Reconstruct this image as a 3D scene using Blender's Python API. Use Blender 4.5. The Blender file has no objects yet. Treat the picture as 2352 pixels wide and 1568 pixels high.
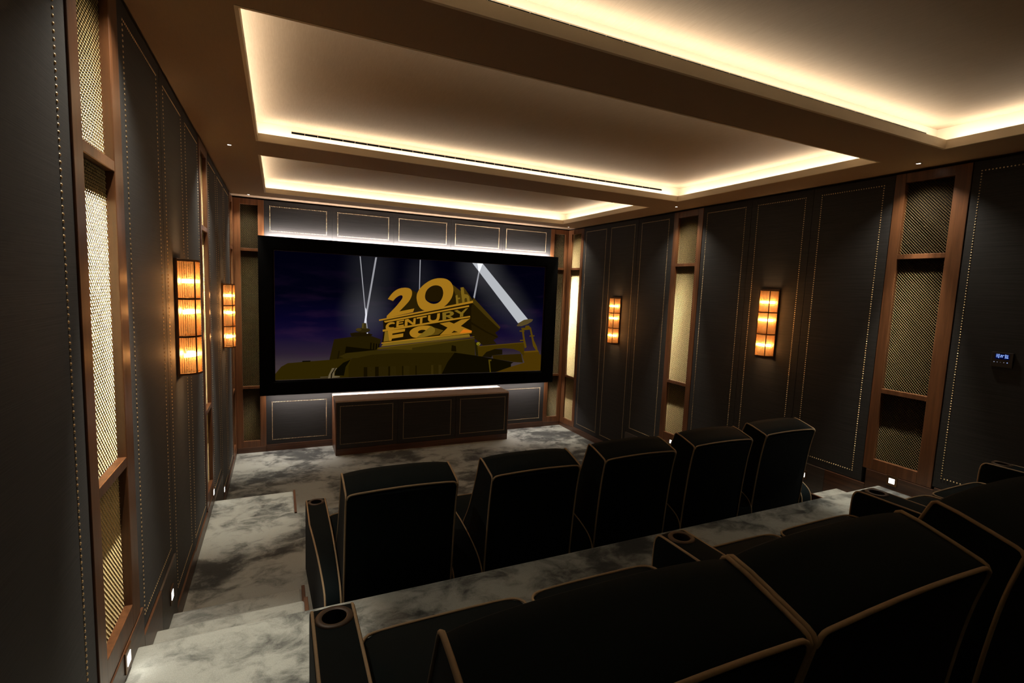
import bpy, math, random
from mathutils import Vector, Matrix
from mathutils.geometry import tessellate_polygon
C = bpy.context.scene.collection
S = bpy.context.scene
PI = math.pi
R = math.radians
random.seed(4)

# ------------------------------------------------------------------ room measures (metres)
W, H, BACK = 5.376, 3.64, -9.25      # width, ceiling height over the front floor, rear wall
P1, P2 = 0.43, 0.92                  # levels of the two seating platforms
E1, E2 = -3.25, -5.49                # their front edges
AX0, AX1 = 0.70, 4.98                # aisles lie left of AX0 and right of AX1

# ------------------------------------------------------------------ camera
cam = bpy.data.cameras.new('camera')
cam_o = bpy.data.objects.new('camera', cam); C.objects.link(cam_o)
cam.sensor_width = 36; cam.lens = 36 * 1144.93 / 2352; cam.clip_start = .02
yw, pt, rl = R(25.1859), R(-5.9676), R(2.2923)
fwd = Vector((math.sin(yw)*math.cos(pt), math.cos(yw)*math.cos(pt), math.sin(pt)))
r0 = fwd.cross(Vector((0, 0, 1))).normalized(); u0 = r0.cross(fwd)
rt = r0*math.cos(rl) + u0*math.sin(rl); up = -r0*math.sin(rl) + u0*math.cos(rl)
cam_o.matrix_world = Matrix(((rt.x, up.x, -fwd.x, .5698), (rt.y, up.y, -fwd.y, -7.9633), (rt.z, up.z, -fwd.z, 2.5162), (0, 0, 0, 1)))
S.camera = cam_o
S.view_settings.view_transform = 'Standard'; S.view_settings.look = 'None'
S.view_settings.exposure = 0; S.view_settings.gamma = 1; S.view_settings.use_curve_mapping = False
w = bpy.data.worlds.new('world'); S.world = w; w.use_nodes = True
w.node_tree.nodes['Background'].inputs[0].default_value = (.5, .4, .3, 1)
w.node_tree.nodes['Background'].inputs[1].default_value = 0.0   # windowless room

# ------------------------------------------------------------------ light levels
COVE_W = 3.0       # watts per metre of hidden cove strip
SPOT_W = 330.0       # and its wider spill
SPILL_W = 55.0       # each narrow downlight
SCREEN_W = 20.0     # per metre, strips behind the screen
BULB_E = 120.0      # radiance of the wall lamp bulbs
STEP_W = 0.14
WARM = (1.0, .85, .67); NEUTRAL = (1.0, .89, .83); CARPET_AT = (0.2, 5.1, 0.)
AMBER = (1.0, .64, .32); SPOTC = (1.0, .91, .76); SPOTN = (1.0, .93, .84)

def lin(c):
    return tuple(((v/255)/12.92 if v/255 <= .04045 else ((v/255+.055)/1.055)**2.4) for v in c)

def light(name, kind, loc, energy, color, direction=(0, 0, -1), **kw):
    l = bpy.data.lights.new(name, kind); l.energy = energy; l.color = color
    for k, v in kw.items(): setattr(l, k, v)
    o = bpy.data.objects.new(name, l); C.objects.link(o); o.location = loc
    o.rotation_euler = Vector(direction).to_track_quat('-Z', 'Y').to_euler()
    return o

def strip(name, a, b, width, wpm, color, direction, spread=180):
    """a long thin area light from a to b facing direction"""
    a, b = Vector(a), Vector(b); L = (b-a).length
    l = bpy.data.lights.new(name, 'AREA'); l.shape = 'RECTANGLE'; l.size = L; l.size_y = width
    l.energy = wpm*L; l.color = color; l.spread = R(spread)
    o = bpy.data.objects.new(name, l); C.objects.link(o)
    x = (b-a).normalized(); z = -Vector(direction).normalized(); y = z.cross(x).normalized(); z = x.cross(y)
    m = (a+b)/2
    o.matrix_world = Matrix(((x.x, y.x, z.x, m.x), (x.y, y.y, z.y, m.y), (x.z, y.z, z.z, m.z), (0, 0, 0, 1)))
    return o

# ------------------------------------------------------------------ materials
def new_mat(name):
    m = bpy.data.materials.new(name); m.use_nodes = True; nt = m.node_tree
    return m, nt, nt.nodes['Principled BSDF']
def N(nt, t, **kw):
    n = nt.nodes.new(t)
    for k, v in kw.items():
        if k in n.inputs.keys(): n.inputs[k].default_value = v
        else: setattr(n, k, v)
    return n
def plain(name, col, rough=.6, metal=0., spec=None, sheen=0., noise=0., nscale=40, bump=0.):
    m, nt, b = new_mat(name)
    b.inputs['Base Color'].default_value = (*col, 1); b.inputs['Roughness'].default_value = rough
    b.inputs['Metallic'].default_value = metal
    if spec is not None: b.inputs['Specular IOR Level'].default_value = spec
    if sheen: b.inputs['Sheen Weight'].default_value = sheen; b.inputs['Sheen Roughness'].default_value = .4
    if noise or bump:
        tc = N(nt, 'ShaderNodeTexCoord'); no = N(nt, 'ShaderNodeTexNoise', Scale=nscale, Detail=4)
        nt.links.new(tc.outputs['Object'], no.inputs['Vector'])
        if noise:
            mx = N(nt, 'ShaderNodeMix', data_type='RGBA'); k = 1-noise
            mx.inputs[6].default_value = (col[0]*k, col[1]*k, col[2]*k, 1); k = 1+noise
            mx.inputs[7].default_value = (col[0]*k, col[1]*k, col[2]*k, 1)
            nt.links.new(no.outputs[0], mx.inputs[0]); nt.links.new(mx.outputs[2], b.inputs['Base Color'])
        if bump:
            bp = N(nt, 'ShaderNodeBump', Strength=.5, Distance=bump)
            nt.links.new(no.outputs[0], bp.inputs['Height']); nt.links.new(bp.outputs[0], b.inputs['Normal'])
    return m
def stretched(name, c1, c2, scale, rough, bump, spec=.5, sheen=0., seed=0., detail=5, contrast=(.35, .65)):
    """a grained or woven surface: noise stretched by scale (x, y, z) in world metres"""
    m, nt, b = new_mat(name)
    g = N(nt, 'ShaderNodeNewGeometry'); mp = N(nt, 'ShaderNodeMapping')
    mp.inputs['Scale'].default_value = scale; mp.inputs['Location'].default_value = (seed, seed*.7, seed*1.3)
    nt.links.new(g.outputs['Position'], mp.inputs['Vector'])
    no = N(nt, 'ShaderNodeTexNoise', Scale=1., Detail=detail, Roughness=.65)
    nt.links.new(mp.outputs[0], no.inputs['Vector'])
    mr = N(nt, 'ShaderNodeMapRange'); mr.inputs[1].default_value = contrast[0]; mr.inputs[2].default_value = contrast[1]
    nt.links.new(no.outputs[0], mr.inputs[0])
    mx = N(nt, 'ShaderNodeMix', data_type='RGBA'); mx.inputs[6].default_value = (*c1, 1); mx.inputs[7].default_value = (*c2, 1)
    nt.links.new(mr.outputs[0], mx.inputs[0]); nt.links.new(mx.outputs[2], b.inputs['Base Color'])
    b.inputs['Roughness'].default_value = rough; b.inputs['Specular IOR Level'].default_value = spec
    if sheen: b.inputs['Sheen Weight'].default_value = sheen
    bp = N(nt, 'ShaderNodeBump', Strength=.6, Distance=bump)
    nt.links.new(no.outputs[0], bp.inputs['Height']); nt.links.new(bp.outputs[0], b.inputs['Normal'])
    return m
def glow(name, col, strength):
    m, nt, b = new_mat(name); nt.nodes.remove(b)
    e = N(nt, 'ShaderNodeEmission'); e.inputs[0].default_value = (*col, 1); e.inputs[1].default_value = strength
    nt.links.new(e.outputs[0], nt.nodes['Material Output'].inputs[0])
    return m

M = {}
M['fabric'] = stretched('charcoal_woven_wallcovering', (.0160, .0152, .0146), (.0325, .0308, .0300), (2.2, 2.2, 330), .72, .0005, .22, .04)
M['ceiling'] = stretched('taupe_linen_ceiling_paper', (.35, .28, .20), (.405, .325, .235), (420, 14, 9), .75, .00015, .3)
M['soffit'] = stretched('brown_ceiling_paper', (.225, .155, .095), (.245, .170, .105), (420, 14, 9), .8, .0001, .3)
M['lip'] = plain('taupe_painted_lip', (.50, .42, .30), .6)
M['cream'] = plain('cream_painted_plaster', (.70, .62, .50), .6)
M['walnut'] = stretched('walnut_vertical_grain', (.080, .031, .012), (.150, .060, .023), (30, 30, 1.6), .34, .0004, .5)
M['walnut_h'] = stretched('walnut_lengthwise_grain', (.045, .019, .009), (.095, .040, .018), (1.2, 1.2, 40), .36, .0004, .5)
M['dark_wood'] = stretched('dark_stained_wood', (.035, .026, .02), (.06, .045, .034), (1.5, 1.5, 60), .45, .0003, .5)
M['gap'] = plain('dark_recess', (.012, .010, .009), .9)
M['brass'] = plain('aged_brass_studs', (.80, .60, .34), .34, .85)
M['mesh'] = plain('gold_woven_metal', (.80, .64, .34), .40, .92)
M['backing'] = plain('dark_grille_cloth', (.008, .006, .0045), 1., spec=.1)
M['void'] = plain('slot_darkness', (.002, .002, .002), 1., spec=0.)
M['black_velvet'] = plain('black_screen_velvet', (.0025, .0025, .0025), 1., spec=0.)
M['black'] = plain('black_plastic', (.008, .008, .008), .4)
M['bronze'] = plain('dark_bronze', (.16, .085, .04), .38, .9)
M['velvet'] = plain('bottle_black_velvet', (.0034, .0064, .0070), .8, spec=.08, sheen=.012, noise=.3, nscale=9, bump=.001)
M['piping'] = plain('beige_piping_cord', (.27, .19, .105), .75, noise=.15, nscale=120)
M['diffuser'] = plain('white_vent_dividers', (.30, .27, .22), .5)
M["steel"] = plain("brown_painted_trim_ring", (.25,.18,.12), .5)

# carpet: silver velvet with brushed dark marbling
m, nt, b = new_mat('silver_marbled_velvet_carpet'); M['carpet'] = m
g = N(nt, 'ShaderNodeNewGeometry')
mp = N(nt, 'ShaderNodeMapping'); mp.inputs['Scale'].default_value = (1.0, 1.25, .4); mp.inputs['Location'].default_value = CARPET_AT
nt.links.new(g.outputs['Position'], mp.inputs['Vector'])
wn = N(nt, 'ShaderNodeTexNoise', Scale=3.2, Detail=4); nt.links.new(mp.outputs[0], wn.inputs['Vector'])
ad = N(nt, 'ShaderNodeVectorMath', operation='MULTIPLY_ADD'); ad.inputs[1].default_value = (.33, .33, .33)
nt.links.new(wn.outputs['Color'], ad.inputs[0]); nt.links.new(mp.outputs[0], ad.inputs[2])
n1 = N(nt, 'ShaderNodeTexNoise', Scale=1.25, Detail=3, Roughness=.5); nt.links.new(ad.outputs[0], n1.inputs['Vector'])
n2 = N(nt, 'ShaderNodeTexNoise', Scale=4.6, Detail=9, Roughness=.66, Distortion=.35); nt.links.new(ad.outputs[0], n2.inputs['Vector'])
n3 = N(nt, 'ShaderNodeTexNoise', Scale=260, Detail=2); nt.links.new(g.outputs['Position'], n3.inputs['Vector'])
m1 = N(nt, 'ShaderNodeMath', operation='MULTIPLY'); m1.inputs[1].default_value = .5; nt.links.new(n1.outputs[0], m1.inputs[0])
m2 = N(nt, 'ShaderNodeMath', operation='MULTIPLY_ADD'); m2.inputs[1].default_value = .5; nt.links.new(n2.outputs[0], m2.inputs[0]); nt.links.new(m1.outputs[0], m2.inputs[2])
mu = N(nt, 'ShaderNodeMapRange', interpolation_type='SMOOTHSTEP'); mu.inputs[1].default_value = .41; mu.inputs[2].default_value = .575
nt.links.new(m2.outputs[0], mu.inputs[0])
mx = N(nt, 'ShaderNodeMix', data_type='RGBA'); mx.inputs[6].default_value = (.042, .045, .043, 1); mx.inputs[7].default_value = (.345, .36, .325, 1)
nt.links.new(mu.outputs[0], mx.inputs[0])
m3 = N(nt, 'ShaderNodeMix', data_type='RGBA', blend_type='MULTIPLY'); m3.inputs[0].default_value = .45
nt.links.new(mx.outputs[2], m3.inputs[6]); nt.links.new(n3.outputs[0], m3.inputs[7])
gm = N(nt, 'ShaderNodeMath', operation='MULTIPLY'); 
nt.links.new(m3.outputs[2], b.inputs['Base Color'])
nt.nodes.remove(gm)
b.inputs['Roughness'].default_value = .85; b.inputs['Sheen Weight'].default_value = .30; b.inputs['Sheen Roughness'].default_value = .35
b.inputs['Specular IOR Level'].default_value = .2
bp = N(nt, 'ShaderNodeBump', Strength=.6, Distance=.003); nt.links.new(n3.outputs[0], bp.inputs['Height']); nt.links.new(bp.outputs[0], b.inputs['Normal'])

# amber ribbed glass of the wall lamps: half clear, half frosted
m, nt, b = new_mat('ribbed_champagne_glass'); M['glass'] = m
nt.nodes.remove(b); out = nt.nodes['Material Output']
tr = N(nt, 'ShaderNodeBsdfTransparent'); tr.inputs[0].default_value = (1, .86, .66, 1)
tl = N(nt, 'ShaderNodeBsdfTranslucent'); tl.inputs[0].default_value = (1, .78, .46, 1)
gl = N(nt, 'ShaderNodeBsdfGlossy'); gl.inputs[0].default_value = (1, .82, .6, 1); gl.inputs['Roughness'].default_value = .15
a1 = N(nt, 'ShaderNodeMixShader'); a1.inputs[0].default_value = .065
nt.links.new(tr.outputs[0], a1.inputs[1]); nt.links.new(tl.outputs[0], a1.inputs[2])
a2 = N(nt, 'ShaderNodeMixShader'); a2.inputs[0].default_value = .12
nt.links.new(a1.outputs[0], a2.inputs[1]); nt.links.new(gl.outputs[0], a2.inputs[2]); nt.links.new(a2.outputs[0], out.inputs[0])

M['lamp_white'] = glow('downlight_lens_lit', (1, .93, .82), 9)
M['step_lit'] = glow('step_light_lens_lit', (1, .97, .90), 5)
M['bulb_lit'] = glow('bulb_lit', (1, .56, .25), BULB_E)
M['led'] = glow('led_tape_lit', (1, .84, .62), 10)

# the projected picture: colours kept on the faces
m, nt, b = new_mat('projected_picture'); M['picture'] = m
nt.nodes.remove(b); e = N(nt, 'ShaderNodeEmission'); at = N(nt, 'ShaderNodeAttribute', attribute_name='tint')
nt.links.new(at.outputs['Color'], e.inputs[0]); nt.links.new(e.outputs[0], nt.nodes['Material Output'].inputs[0])
# the night sky of the picture: emission only, mixed from the height and two soft clouds and beams' halos on the screen
m, nt, b = new_mat('projected_night_sky'); M['sky'] = m
nt.nodes.remove(b); g = N(nt, 'ShaderNodeNewGeometry'); sp = N(nt, 'ShaderNodeSeparateXYZ'); nt.links.new(g.outputs['Position'], sp.inputs[0])
mr = N(nt, 'ShaderNodeMapRange'); mr.inputs[1].default_value = 2.9; mr.inputs[2].default_value = 1.1
nt.links.new(sp.outputs['Z'], mr.inputs[0])
cr = N(nt, 'ShaderNodeValToRGB'); nt.links.new(mr.outputs[0], cr.inputs[0])
el = cr.color_ramp.elements
el[0].position = 0; el[0].color = (*lin((1, 1, 12)), 1); el[1].position = 1; el[1].color = (*lin((78, 68, 62)), 1)
for p, c in ((.32, (2, 2, 15)), (.52, (7, 4, 32)), (.66, (20, 12, 42)), (.80, (40, 30, 44))):
    q = el.new(p); q.color = (*lin(c), 1)
no = N(nt, 'ShaderNodeTexNoise', Scale=1., Detail=4); mp = N(nt, 'ShaderNodeMapping'); mp.inputs['Scale'].default_value = (1.6, 1, 7)
nt.links.new(g.outputs['Position'], mp.inputs['Vector']); nt.links.new(mp.outputs[0], no.inputs['Vector'])
mm = N(nt, 'ShaderNodeMapRange'); mm.inputs[1].default_value = .5; mm.inputs[2].default_value = .75; mm.inputs[4].default_value = .6
nt.links.new(no.outputs[0], mm.inputs[0])
zz = N(nt, 'ShaderNodeMath', operation='MULTIPLY'); nt.links.new(mm.outputs[0], zz.inputs[0]); nt.links.new(mr.outputs[0], zz.inputs[1])
mx = N(nt, 'ShaderNodeMix', data_type='RGBA'); mx.inputs[7].default_value = (*lin((48, 26, 52)), 1)
nt.links.new(zz.outputs[0], mx.inputs[0]); nt.links.new(cr.outputs[0], mx.inputs[6])
def halo(cx, cz, sx, sz, amount, rot=0.):
    """soft round glow on the picture"""
    cb = N(nt, 'ShaderNodeCombineXYZ')
    ca, sa = math.cos(rot), math.sin(rot)
    def lincomb(a, bb, c0):
        p = N(nt, 'ShaderNodeMath', operation='MULTIPLY_ADD'); p.inputs[1].default_value = a
        q = N(nt, 'ShaderNodeMath', operation='MULTIPLY_ADD'); q.inputs[1].default_value = bb; q.inputs[2].default_value = c0
        nt.links.new(sp.outputs['X'], p.inputs[0]); nt.links.new(sp.outputs['Z'], q.inputs[0]); nt.links.new(q.outputs[0], p.inputs[2]); return p
    nt.links.new(lincomb(ca/sx, sa/sx, -(cx*ca+cz*sa)/sx).outputs[0], cb.inputs[0])
    nt.links.new(lincomb(-sa/sz, ca/sz, -(-cx*sa+cz*ca)/sz).outputs[0], cb.inputs[1])
    ln = N(nt, 'ShaderNodeVectorMath', operation='LENGTH'); nt.links.new(cb.outputs[0], ln.inputs[0])
    q = N(nt, 'ShaderNodeMapRange', interpolation_type='SMOOTHSTEP'); q.inputs[1].default_value = 1; q.inputs[2].default_value = 0; q.inputs[4].default_value = amount
    nt.links.new(ln.outputs['Value'], q.inputs[0]); return q
last = mx.outputs[2]
for h in (halo(1.78, 2.05, .50, .55, .028), halo(1.83, 2.60, .50, 1.0, .012), halo(2.59, 2.6, .35, .6, .008), halo(4.0, 2.42, 1.2, .48, .022, -.79), halo(3.62, 2.86, .55, .5, .02)):
    av = N(nt, 'ShaderNodeVectorMath', operation='ADD'); nt.links.new(last, av.inputs[0]); nt.links.new(h.outputs[0], av.inputs[1]); last = av.outputs[0]
e = N(nt, 'ShaderNodeEmission'); nt.links.new(last, e.inputs[0]); nt.links.new(e.outputs[0], nt.nodes['Material Output'].inputs[0])

# ------------------------------------------------------------------ mesh helpers
class MB:
    def __init__(s): s.v = []; s.f = []
    def add(s, vs, fs):
        k = len(s.v); s.v += [tuple(p) for p in vs]; s.f += [tuple(i+k for i in f) for f in fs]; return s
    def box(s, x0, x1, y0, y1, z0, z1):
        return s.add([(x0, y0, z0), (x1, y0, z0), (x1, y1, z0), (x0, y1, z0), (x0, y0, z1), (x1, y0, z1), (x1, y1, z1), (x0, y1, z1)],
                     [(0, 3, 2, 1), (4, 5, 6, 7), (0, 1, 5, 4), (1, 2, 6, 5), (2, 3, 7, 6), (3, 0, 4, 7)])
    def prism(s, poly, fn, a, b):
        """poly: 2-d outline, fn(p, t) -> 3-d point at extrusion t"""
        n = len(poly); vs = [fn(p, a) for p in poly] + [fn(p, b) for p in poly]
        return s.add(vs, [tuple(range(n))[::-1], tuple(range(n, 2*n))] + [(i, (i+1) % n, n+(i+1) % n, n+i) for i in range(n)])
    def tube(s, path, r, n=8, closed=False, cap=True):
        P = [Vector(p) for p in path]; m = len(P); vs = []; fs = []
        ref = None
        for i, p in enumerate(P):
            if closed: t = (P[(i+1) % m]-P[i-1]).normalized()
            else: t = (P[min(i+1, m-1)]-P[max(i-1, 0)]).normalized()
            if ref is None:
                ref = Vector((0, 0, 1)) if abs(t.z) < .9 else Vector((1, 0, 0))
            ref = (ref - t*ref.dot(t)).normalized(); q = t.cross(ref)
            for k in range(n):
                a = 2*PI*k/n; vs.append(p + ref*(r*math.cos(a)) + q*(r*math.sin(a)))
        for i in range(m if closed else m-1):
            j = (i+1) % m
            for k in range(n): fs.append((i*n+k, i*n+(k+1) % n, j*n+(k+1) % n, j*n+k))
        if cap and not closed: fs.append(tuple(range(n))[::-1]); fs.append(tuple((m-1)*n+k for k in range(n)))
        return s.add(vs, fs)
    def lathe(s, prof, n, cx=0, cy=0, axis='z'):
        """prof: list of (radius, height) round a vertical axis at cx, cy"""
        vs = []; fs = []
        for r_, z in prof:
            for k in range(n): vs.append((cx+r_*math.cos(2*PI*k/n), cy+r_*math.sin(2*PI*k/n), z))
        for i in range(len(prof)-1):
            for k in range(n): fs.append((i*n+k, i*n+(k+1) % n, (i+1)*n+(k+1) % n, (i+1)*n+k))
        return s.add(vs, fs)
    def mesh(s, name, smooth=None):
        me = bpy.data.meshes.new(name); me.from_pydata(s.v, [], s.f); me.validate(); me.update()
        if smooth is not None:
            me.shade_smooth(); me.set_sharp_from_angle(angle=R(smooth))
        return me
    def obj(s, name, mat, parent=None, smooth=None, bevel=0, loc=None, segs=2):
        me = s.mesh(name, smooth); me.materials.append(mat if not isinstance(mat, str) else M[mat])
        o = bpy.data.objects.new(name, me); C.objects.link(o)
        if parent is not None: o.parent = parent
        if loc is not None: o.location = loc
        if bevel:
            b = o.modifiers.new('edge', 'BEVEL'); b.width = bevel; b.segments = segs; b.limit_method = 'ANGLE'
        return o
def use(me, name, parent=None, loc=None, rz=0.):
    o = bpy.data.objects.new(name, me); C.objects.link(o)
    if parent is not None: o.parent = parent
    if loc is not None: o.location = loc
    o.rotation_euler.z = rz
    return o
def struct(o): o['kind'] = 'structure'; return o
def stuff(o): o['kind'] = 'stuff'; return o
def thing(name, label, cat, loc=(0, 0, 0), group=None, rz=0.):
    o = bpy.data.objects.new(name, None); C.objects.link(o); o.location = loc; o.rotation_euler.z = rz
    o.empty_display_size = .1; o['label'] = label; o['category'] = cat
    if group: o['group'] = group
    return o
def clone(o, parent=None):
    c = o.copy(); C.objects.link(c); c.parent = parent
    for ch in list(o.children): clone(ch, c)
    return c
def near_rect(a0, a1, z0, z1, pitch=.021):
    """evenly spaced points round a rectangle"""
    pts = []
    nx, nz = max(2, round((a1-a0)/pitch)), max(2, round((z1-z0)/pitch))
    for i in range(nx): pts.append((a0+(a1-a0)*i/nx, z1)); pts.append((a1-(a1-a0)*i/nx, z0))
    for i in range(nz): pts.append((a1, z1-(z1-z0)*i/nz)); pts.append((a0, z0+(z1-z0)*i/nz))
    return pts
def studs(name, pts, fn, parent, r=.0052):
    """domed nail heads: fn(a, z, out) -> world point, out measured from the cloth face"""
    mb = MB()
    for a, z in pts:
        vs = []; n = 7
        for rr, h in ((r, 0), (r*.78, r*.45)):
            for k in range(n): vs.append(fn(a+rr*math.cos(2*PI*k/n), z+rr*math.sin(2*PI*k/n), h))
        vs.append(fn(a, z, r*.68))
        fs = [(k, (k+1) % n, n+(k+1) % n, n+k) for k in range(n)] + [(n+k, n+(k+1) % n, 2*n) for k in range(n)]
        mb.add(vs, fs)
    return stuff(mb.obj(name, 'brass', parent, smooth=80))

# ================================================================== STRUCTURE
# floor: front floor, two carpeted platforms, aisle steps
def carpet_slab(name, x0, x1, y0, y1, z0, z1, parent=None, r=.014):
    return MB().box(x0, x1, y0, y1, z0, z1).obj(name, 'carpet', parent, smooth=40, bevel=r, segs=3)
fl = struct(MB().box(-.06, W+.06, BACK, .0, -.12, 0).obj('floor', 'carpet'))
PO = [(0, E2), (W, E2), (W, -2.73), (AX1+.016, -2.73), (AX1+.016, E1), (AX0-.016, E1), (AX0-.016, -2.73), (0, -2.73)]
p1 = struct(MB().prism(PO, lambda p, t: (p[0], p[1], t), 0, P1).obj('platform', 'carpet', smooth=40, bevel=.014, segs=3))
p2 = struct(carpet_slab('platform', 0, W, BACK, E2, 0, P2))
for x0, x1, side in ((0, AX0, 1), (AX1, W, -1)):
    st = bpy.data.objects.new('aisle_steps', None); C.objects.link(st); st['kind'] = 'structure'; st.location = ((x0+x1)/2, E1, 0)
    off = Vector(st.location)
    def sl(n, a0, a1, b0, b1, c0, c1):
        o = MB().box(a0-off.x, a1-off.x, b0-off.y, b1-off.y, c0, c1).obj(n, 'carpet', st, smooth=40, bevel=.014, segs=3); return o
    xe = x1-.016 if side == 1 else x0+.016
    xs = (x0, xe) if side == 1 else (xe, x1)
    sl('step', *xs, -2.73, -2.43, 0, P1/2)
    sl('step', *xs, E2, -5.14, P1, P1+.327)      # two treads up to the rear platform
    sl('step', *xs, -5.14, -4.74, P1, P1+.163)
    bx = (x1-.016, x1+.004) if side == 1 else (x0-.004, x0+.016)
    for y0, y1, z0, z1 in ((E1, -2.72, 0, P1+.008), (-2.72, -2.42, 0, P1/2+.008), (E2, -5.13, P1, P1+.335), (-5.13, -4.73, P1, P1+.171)):
        MB().box(bx[0]-off.x, bx[1]-off.x, y0-off.y, y1-off.y, z0, z1).obj('side_board', 'walnut_h', st, bevel=.002)

# wall shells behind the panelling
wl = struct(MB().box(-.16, -.052, BACK, 0, 0, H+.3).obj('wall_left', 'gap'))
wr = struct(MB().box(W+.052, W+.16, BACK, 0, 0, H+.3).obj('wall_right', 'gap'))
wf = struct(MB().box(-.16, W+.16, .052, .16, 0, H+.3).obj('wall_front', 'gap'))
wb = struct(MB().box(-.16, W+.16, BACK-.12, BACK, 0, H+.3).obj('wall_back', 'fabric'))

TOP = H-.022                      # panels stop just under the ceiling: a dark shadow gap
def side_fn(side):
    if side == 'L': return lambda a, z, o: (o, a, z)
    return lambda a, z, o: (W-o, a, z)
def wall_box(side, y0, y1, z0, z1, o0, o1):
    if side == 'L': return (o0, o1, y0, y1, z0, z1)
    return (W-o1, W-o0, y0, y1, z0, z1)
# (panel from, to, base height, stud rectangle from, to, its foot)
PAN = [(-.505, -1.23, .10, -.585, -1.165, .177), (-1.23, -1.96, .10, -1.302, -1.883, .177), (-1.96, -2.70, .42, -2.043, -2.60, .497),
       (-3.205, -3.91, .53, -3.27, -3.83, .605), (-3.91, -4.625, .55, -3.992, -4.543, .635), (-4.625, -5.35, .90, -4.71, -5.262, .975),
       (-5.88, -6.66, 1.06, -5.935, -6.58, 1.145), (-6.66, -7.42, 1.06, -6.74, -7.34, 1.145), (-7.42, -8.18, 1.06, -7.50, -8.10, 1.145), (-8.18, BACK, 1.06, -8.26, -9.17, 1.145)]
PANL = {5: (-4.625, -5.422, .90, -4.71, -5.325, .965), 6: (-5.963, -6.70, 1.06, -6.058, -6.62, 1.145)}
for side, wall in (('L', wl), ('R', wr)):
    fn = side_fn(side); tr = struct(bpy.data.objects.new('baseboard_left' if side == 'L' else 'baseboard_right', None)); C.objects.link(tr)
    for i, p in enumerate(PAN):
        if side == 'L' and i in PANL: p = PANL[i]
        if side == 'L' and i == 7: p = (-6.70,) + p[1:]
        y1, y0, zb, s1, s0, sf = p
        o = MB().box(*wall_box(side, y0+.0015, y1-.0015, zb, TOP, -.05, 0)).obj('fabric_panel', 'fabric', wall, bevel=.003)
        studs('nailhead_trim', near_rect(s0, s1, sf, 3.545), fn, o)
    # baseboards follow the steps
    floor_at = lambda y: 0 if y > -2.43 else (P1/2 if y > -2.73 else (P1 if y > -4.74 else (P1+.163 if y > -5.14 else (P1+.327 if y > E2 else P2))))
    B = [(0, -.505, .08, 'walnut_h'), (-.505, -1.96, .10, 'walnut_h'), (-1.96, -2.70, .42, 'dark_wood'), (-2.70, -3.205, .54, 'walnut_h'),
         (-3.205, -3.91, .53, 'walnut_h'), (-3.91, -4.625, .55, 'walnut_h'), (-4.625, -5.02, .90, 'dark_wood'), (-5.02, -5.385, .90, 'walnut_h'),
         (-5.385, -5.90, 1.04, 'walnut_h'), (-5.90, BACK, 1.06, 'walnut_h')]
    for y1, y0, zt, mt in B:
        y0_, y1_ = y0+.001, y1-.001
        lo = max(0, min(floor_at(y0_), floor_at(y1_)) - .0)
        MB().box(*wall_box(side, y0_, y1_, lo, zt-.004, -.05, .010)).obj('board', mt, tr, bevel=.002)

# ------------------------------------------------------------------ ceiling with three coffers
KX0, KX1 = .424, 4.905
COF = [(-8.45, -5.902), (-5.456, -3.243), (-2.712, -.566)]          # far-from-screen edge, near-screen edge
G, ZL, ZC = .12, H+.022, H+.182                                      # ledge width, top of ledge, inner ceiling
FT = H+.061                                                          # top of the fascia lip
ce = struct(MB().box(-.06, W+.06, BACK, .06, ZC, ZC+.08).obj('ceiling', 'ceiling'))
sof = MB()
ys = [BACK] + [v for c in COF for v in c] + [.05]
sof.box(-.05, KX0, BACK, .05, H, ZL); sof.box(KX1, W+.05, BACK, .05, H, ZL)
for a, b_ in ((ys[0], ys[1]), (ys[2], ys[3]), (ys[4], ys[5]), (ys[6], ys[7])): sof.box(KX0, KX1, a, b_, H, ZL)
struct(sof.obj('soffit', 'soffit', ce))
for y0, y1 in COF:
    ri = MB(); t = .014
    # lip standing round the opening
    for x0_, x1_, y0_, y1_ in ((KX0-t, KX0+.003, y0-t, y1+t), (KX1-.003, KX1+t, y0-t, y1+t), (KX0+.003, KX1-.003, y0-t, y0+.003), (KX0+.003, KX1-.003, y1-.003, y1+t)):
        ri.box(x0_, x1_, y0_, y1_, H-.0015, FT)
    cf = struct(ri.obj('coffer_lip', 'lip', ce))
    wa = MB(); a = .03
    wa.box(KX0-G-a, KX0-G, y0-G-a, y1+G+a, ZL, ZC); wa.box(KX1+G, KX1+G+a, y0-G-a, y1+G+a, ZL, ZC)
    wa.box(KX0-G, KX1+G, y0-G-a, y0-G, ZL, ZC); wa.box(KX0-G, KX1+G, y1+G, y1+G+a, ZL, ZC)
    struct(wa.obj('coffer_wall', 'cream', ce))
    le = MB(); q = .012; zz = ZL+.003
    le.box(KX0-G+.02, KX0-G+.03, y0-G+.02, y1+G-.02, ZL, zz); le.box(KX1+G-.03, KX1+G-.02, y0-G+.02, y1+G-.02, ZL, zz)
    le.box(KX0-G+.03, KX1+G-.03, y0-G+.02, y0-G+.03, ZL, zz); le.box(KX0-G+.03, KX1+G-.03, y1+G-.03, y1+G-.02, ZL, zz)
    struct(le.obj('led_tape', 'led', ce))
    z = FT-.008; c = G-.045
    strip('cove_light', (KX0-c, y0, z), (KX0-c, y1, z), .012, COVE_W, WARM, (.3, 0, 1))
    strip('cove_light', (KX1+c, y0, z), (KX1+c, y1, z), .012, COVE_W, WARM, (-.3, 0, 1))
    strip('cove_light', (KX0, y0-c, z), (KX1, y0-c, z), .012, COVE_W, WARM, (0, .3, 1))
    strip('cove_light', (KX0, y1+c, z), (KX1, y1+c, z), .012, COVE_W, WARM, (0, -.3, 1))

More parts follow.
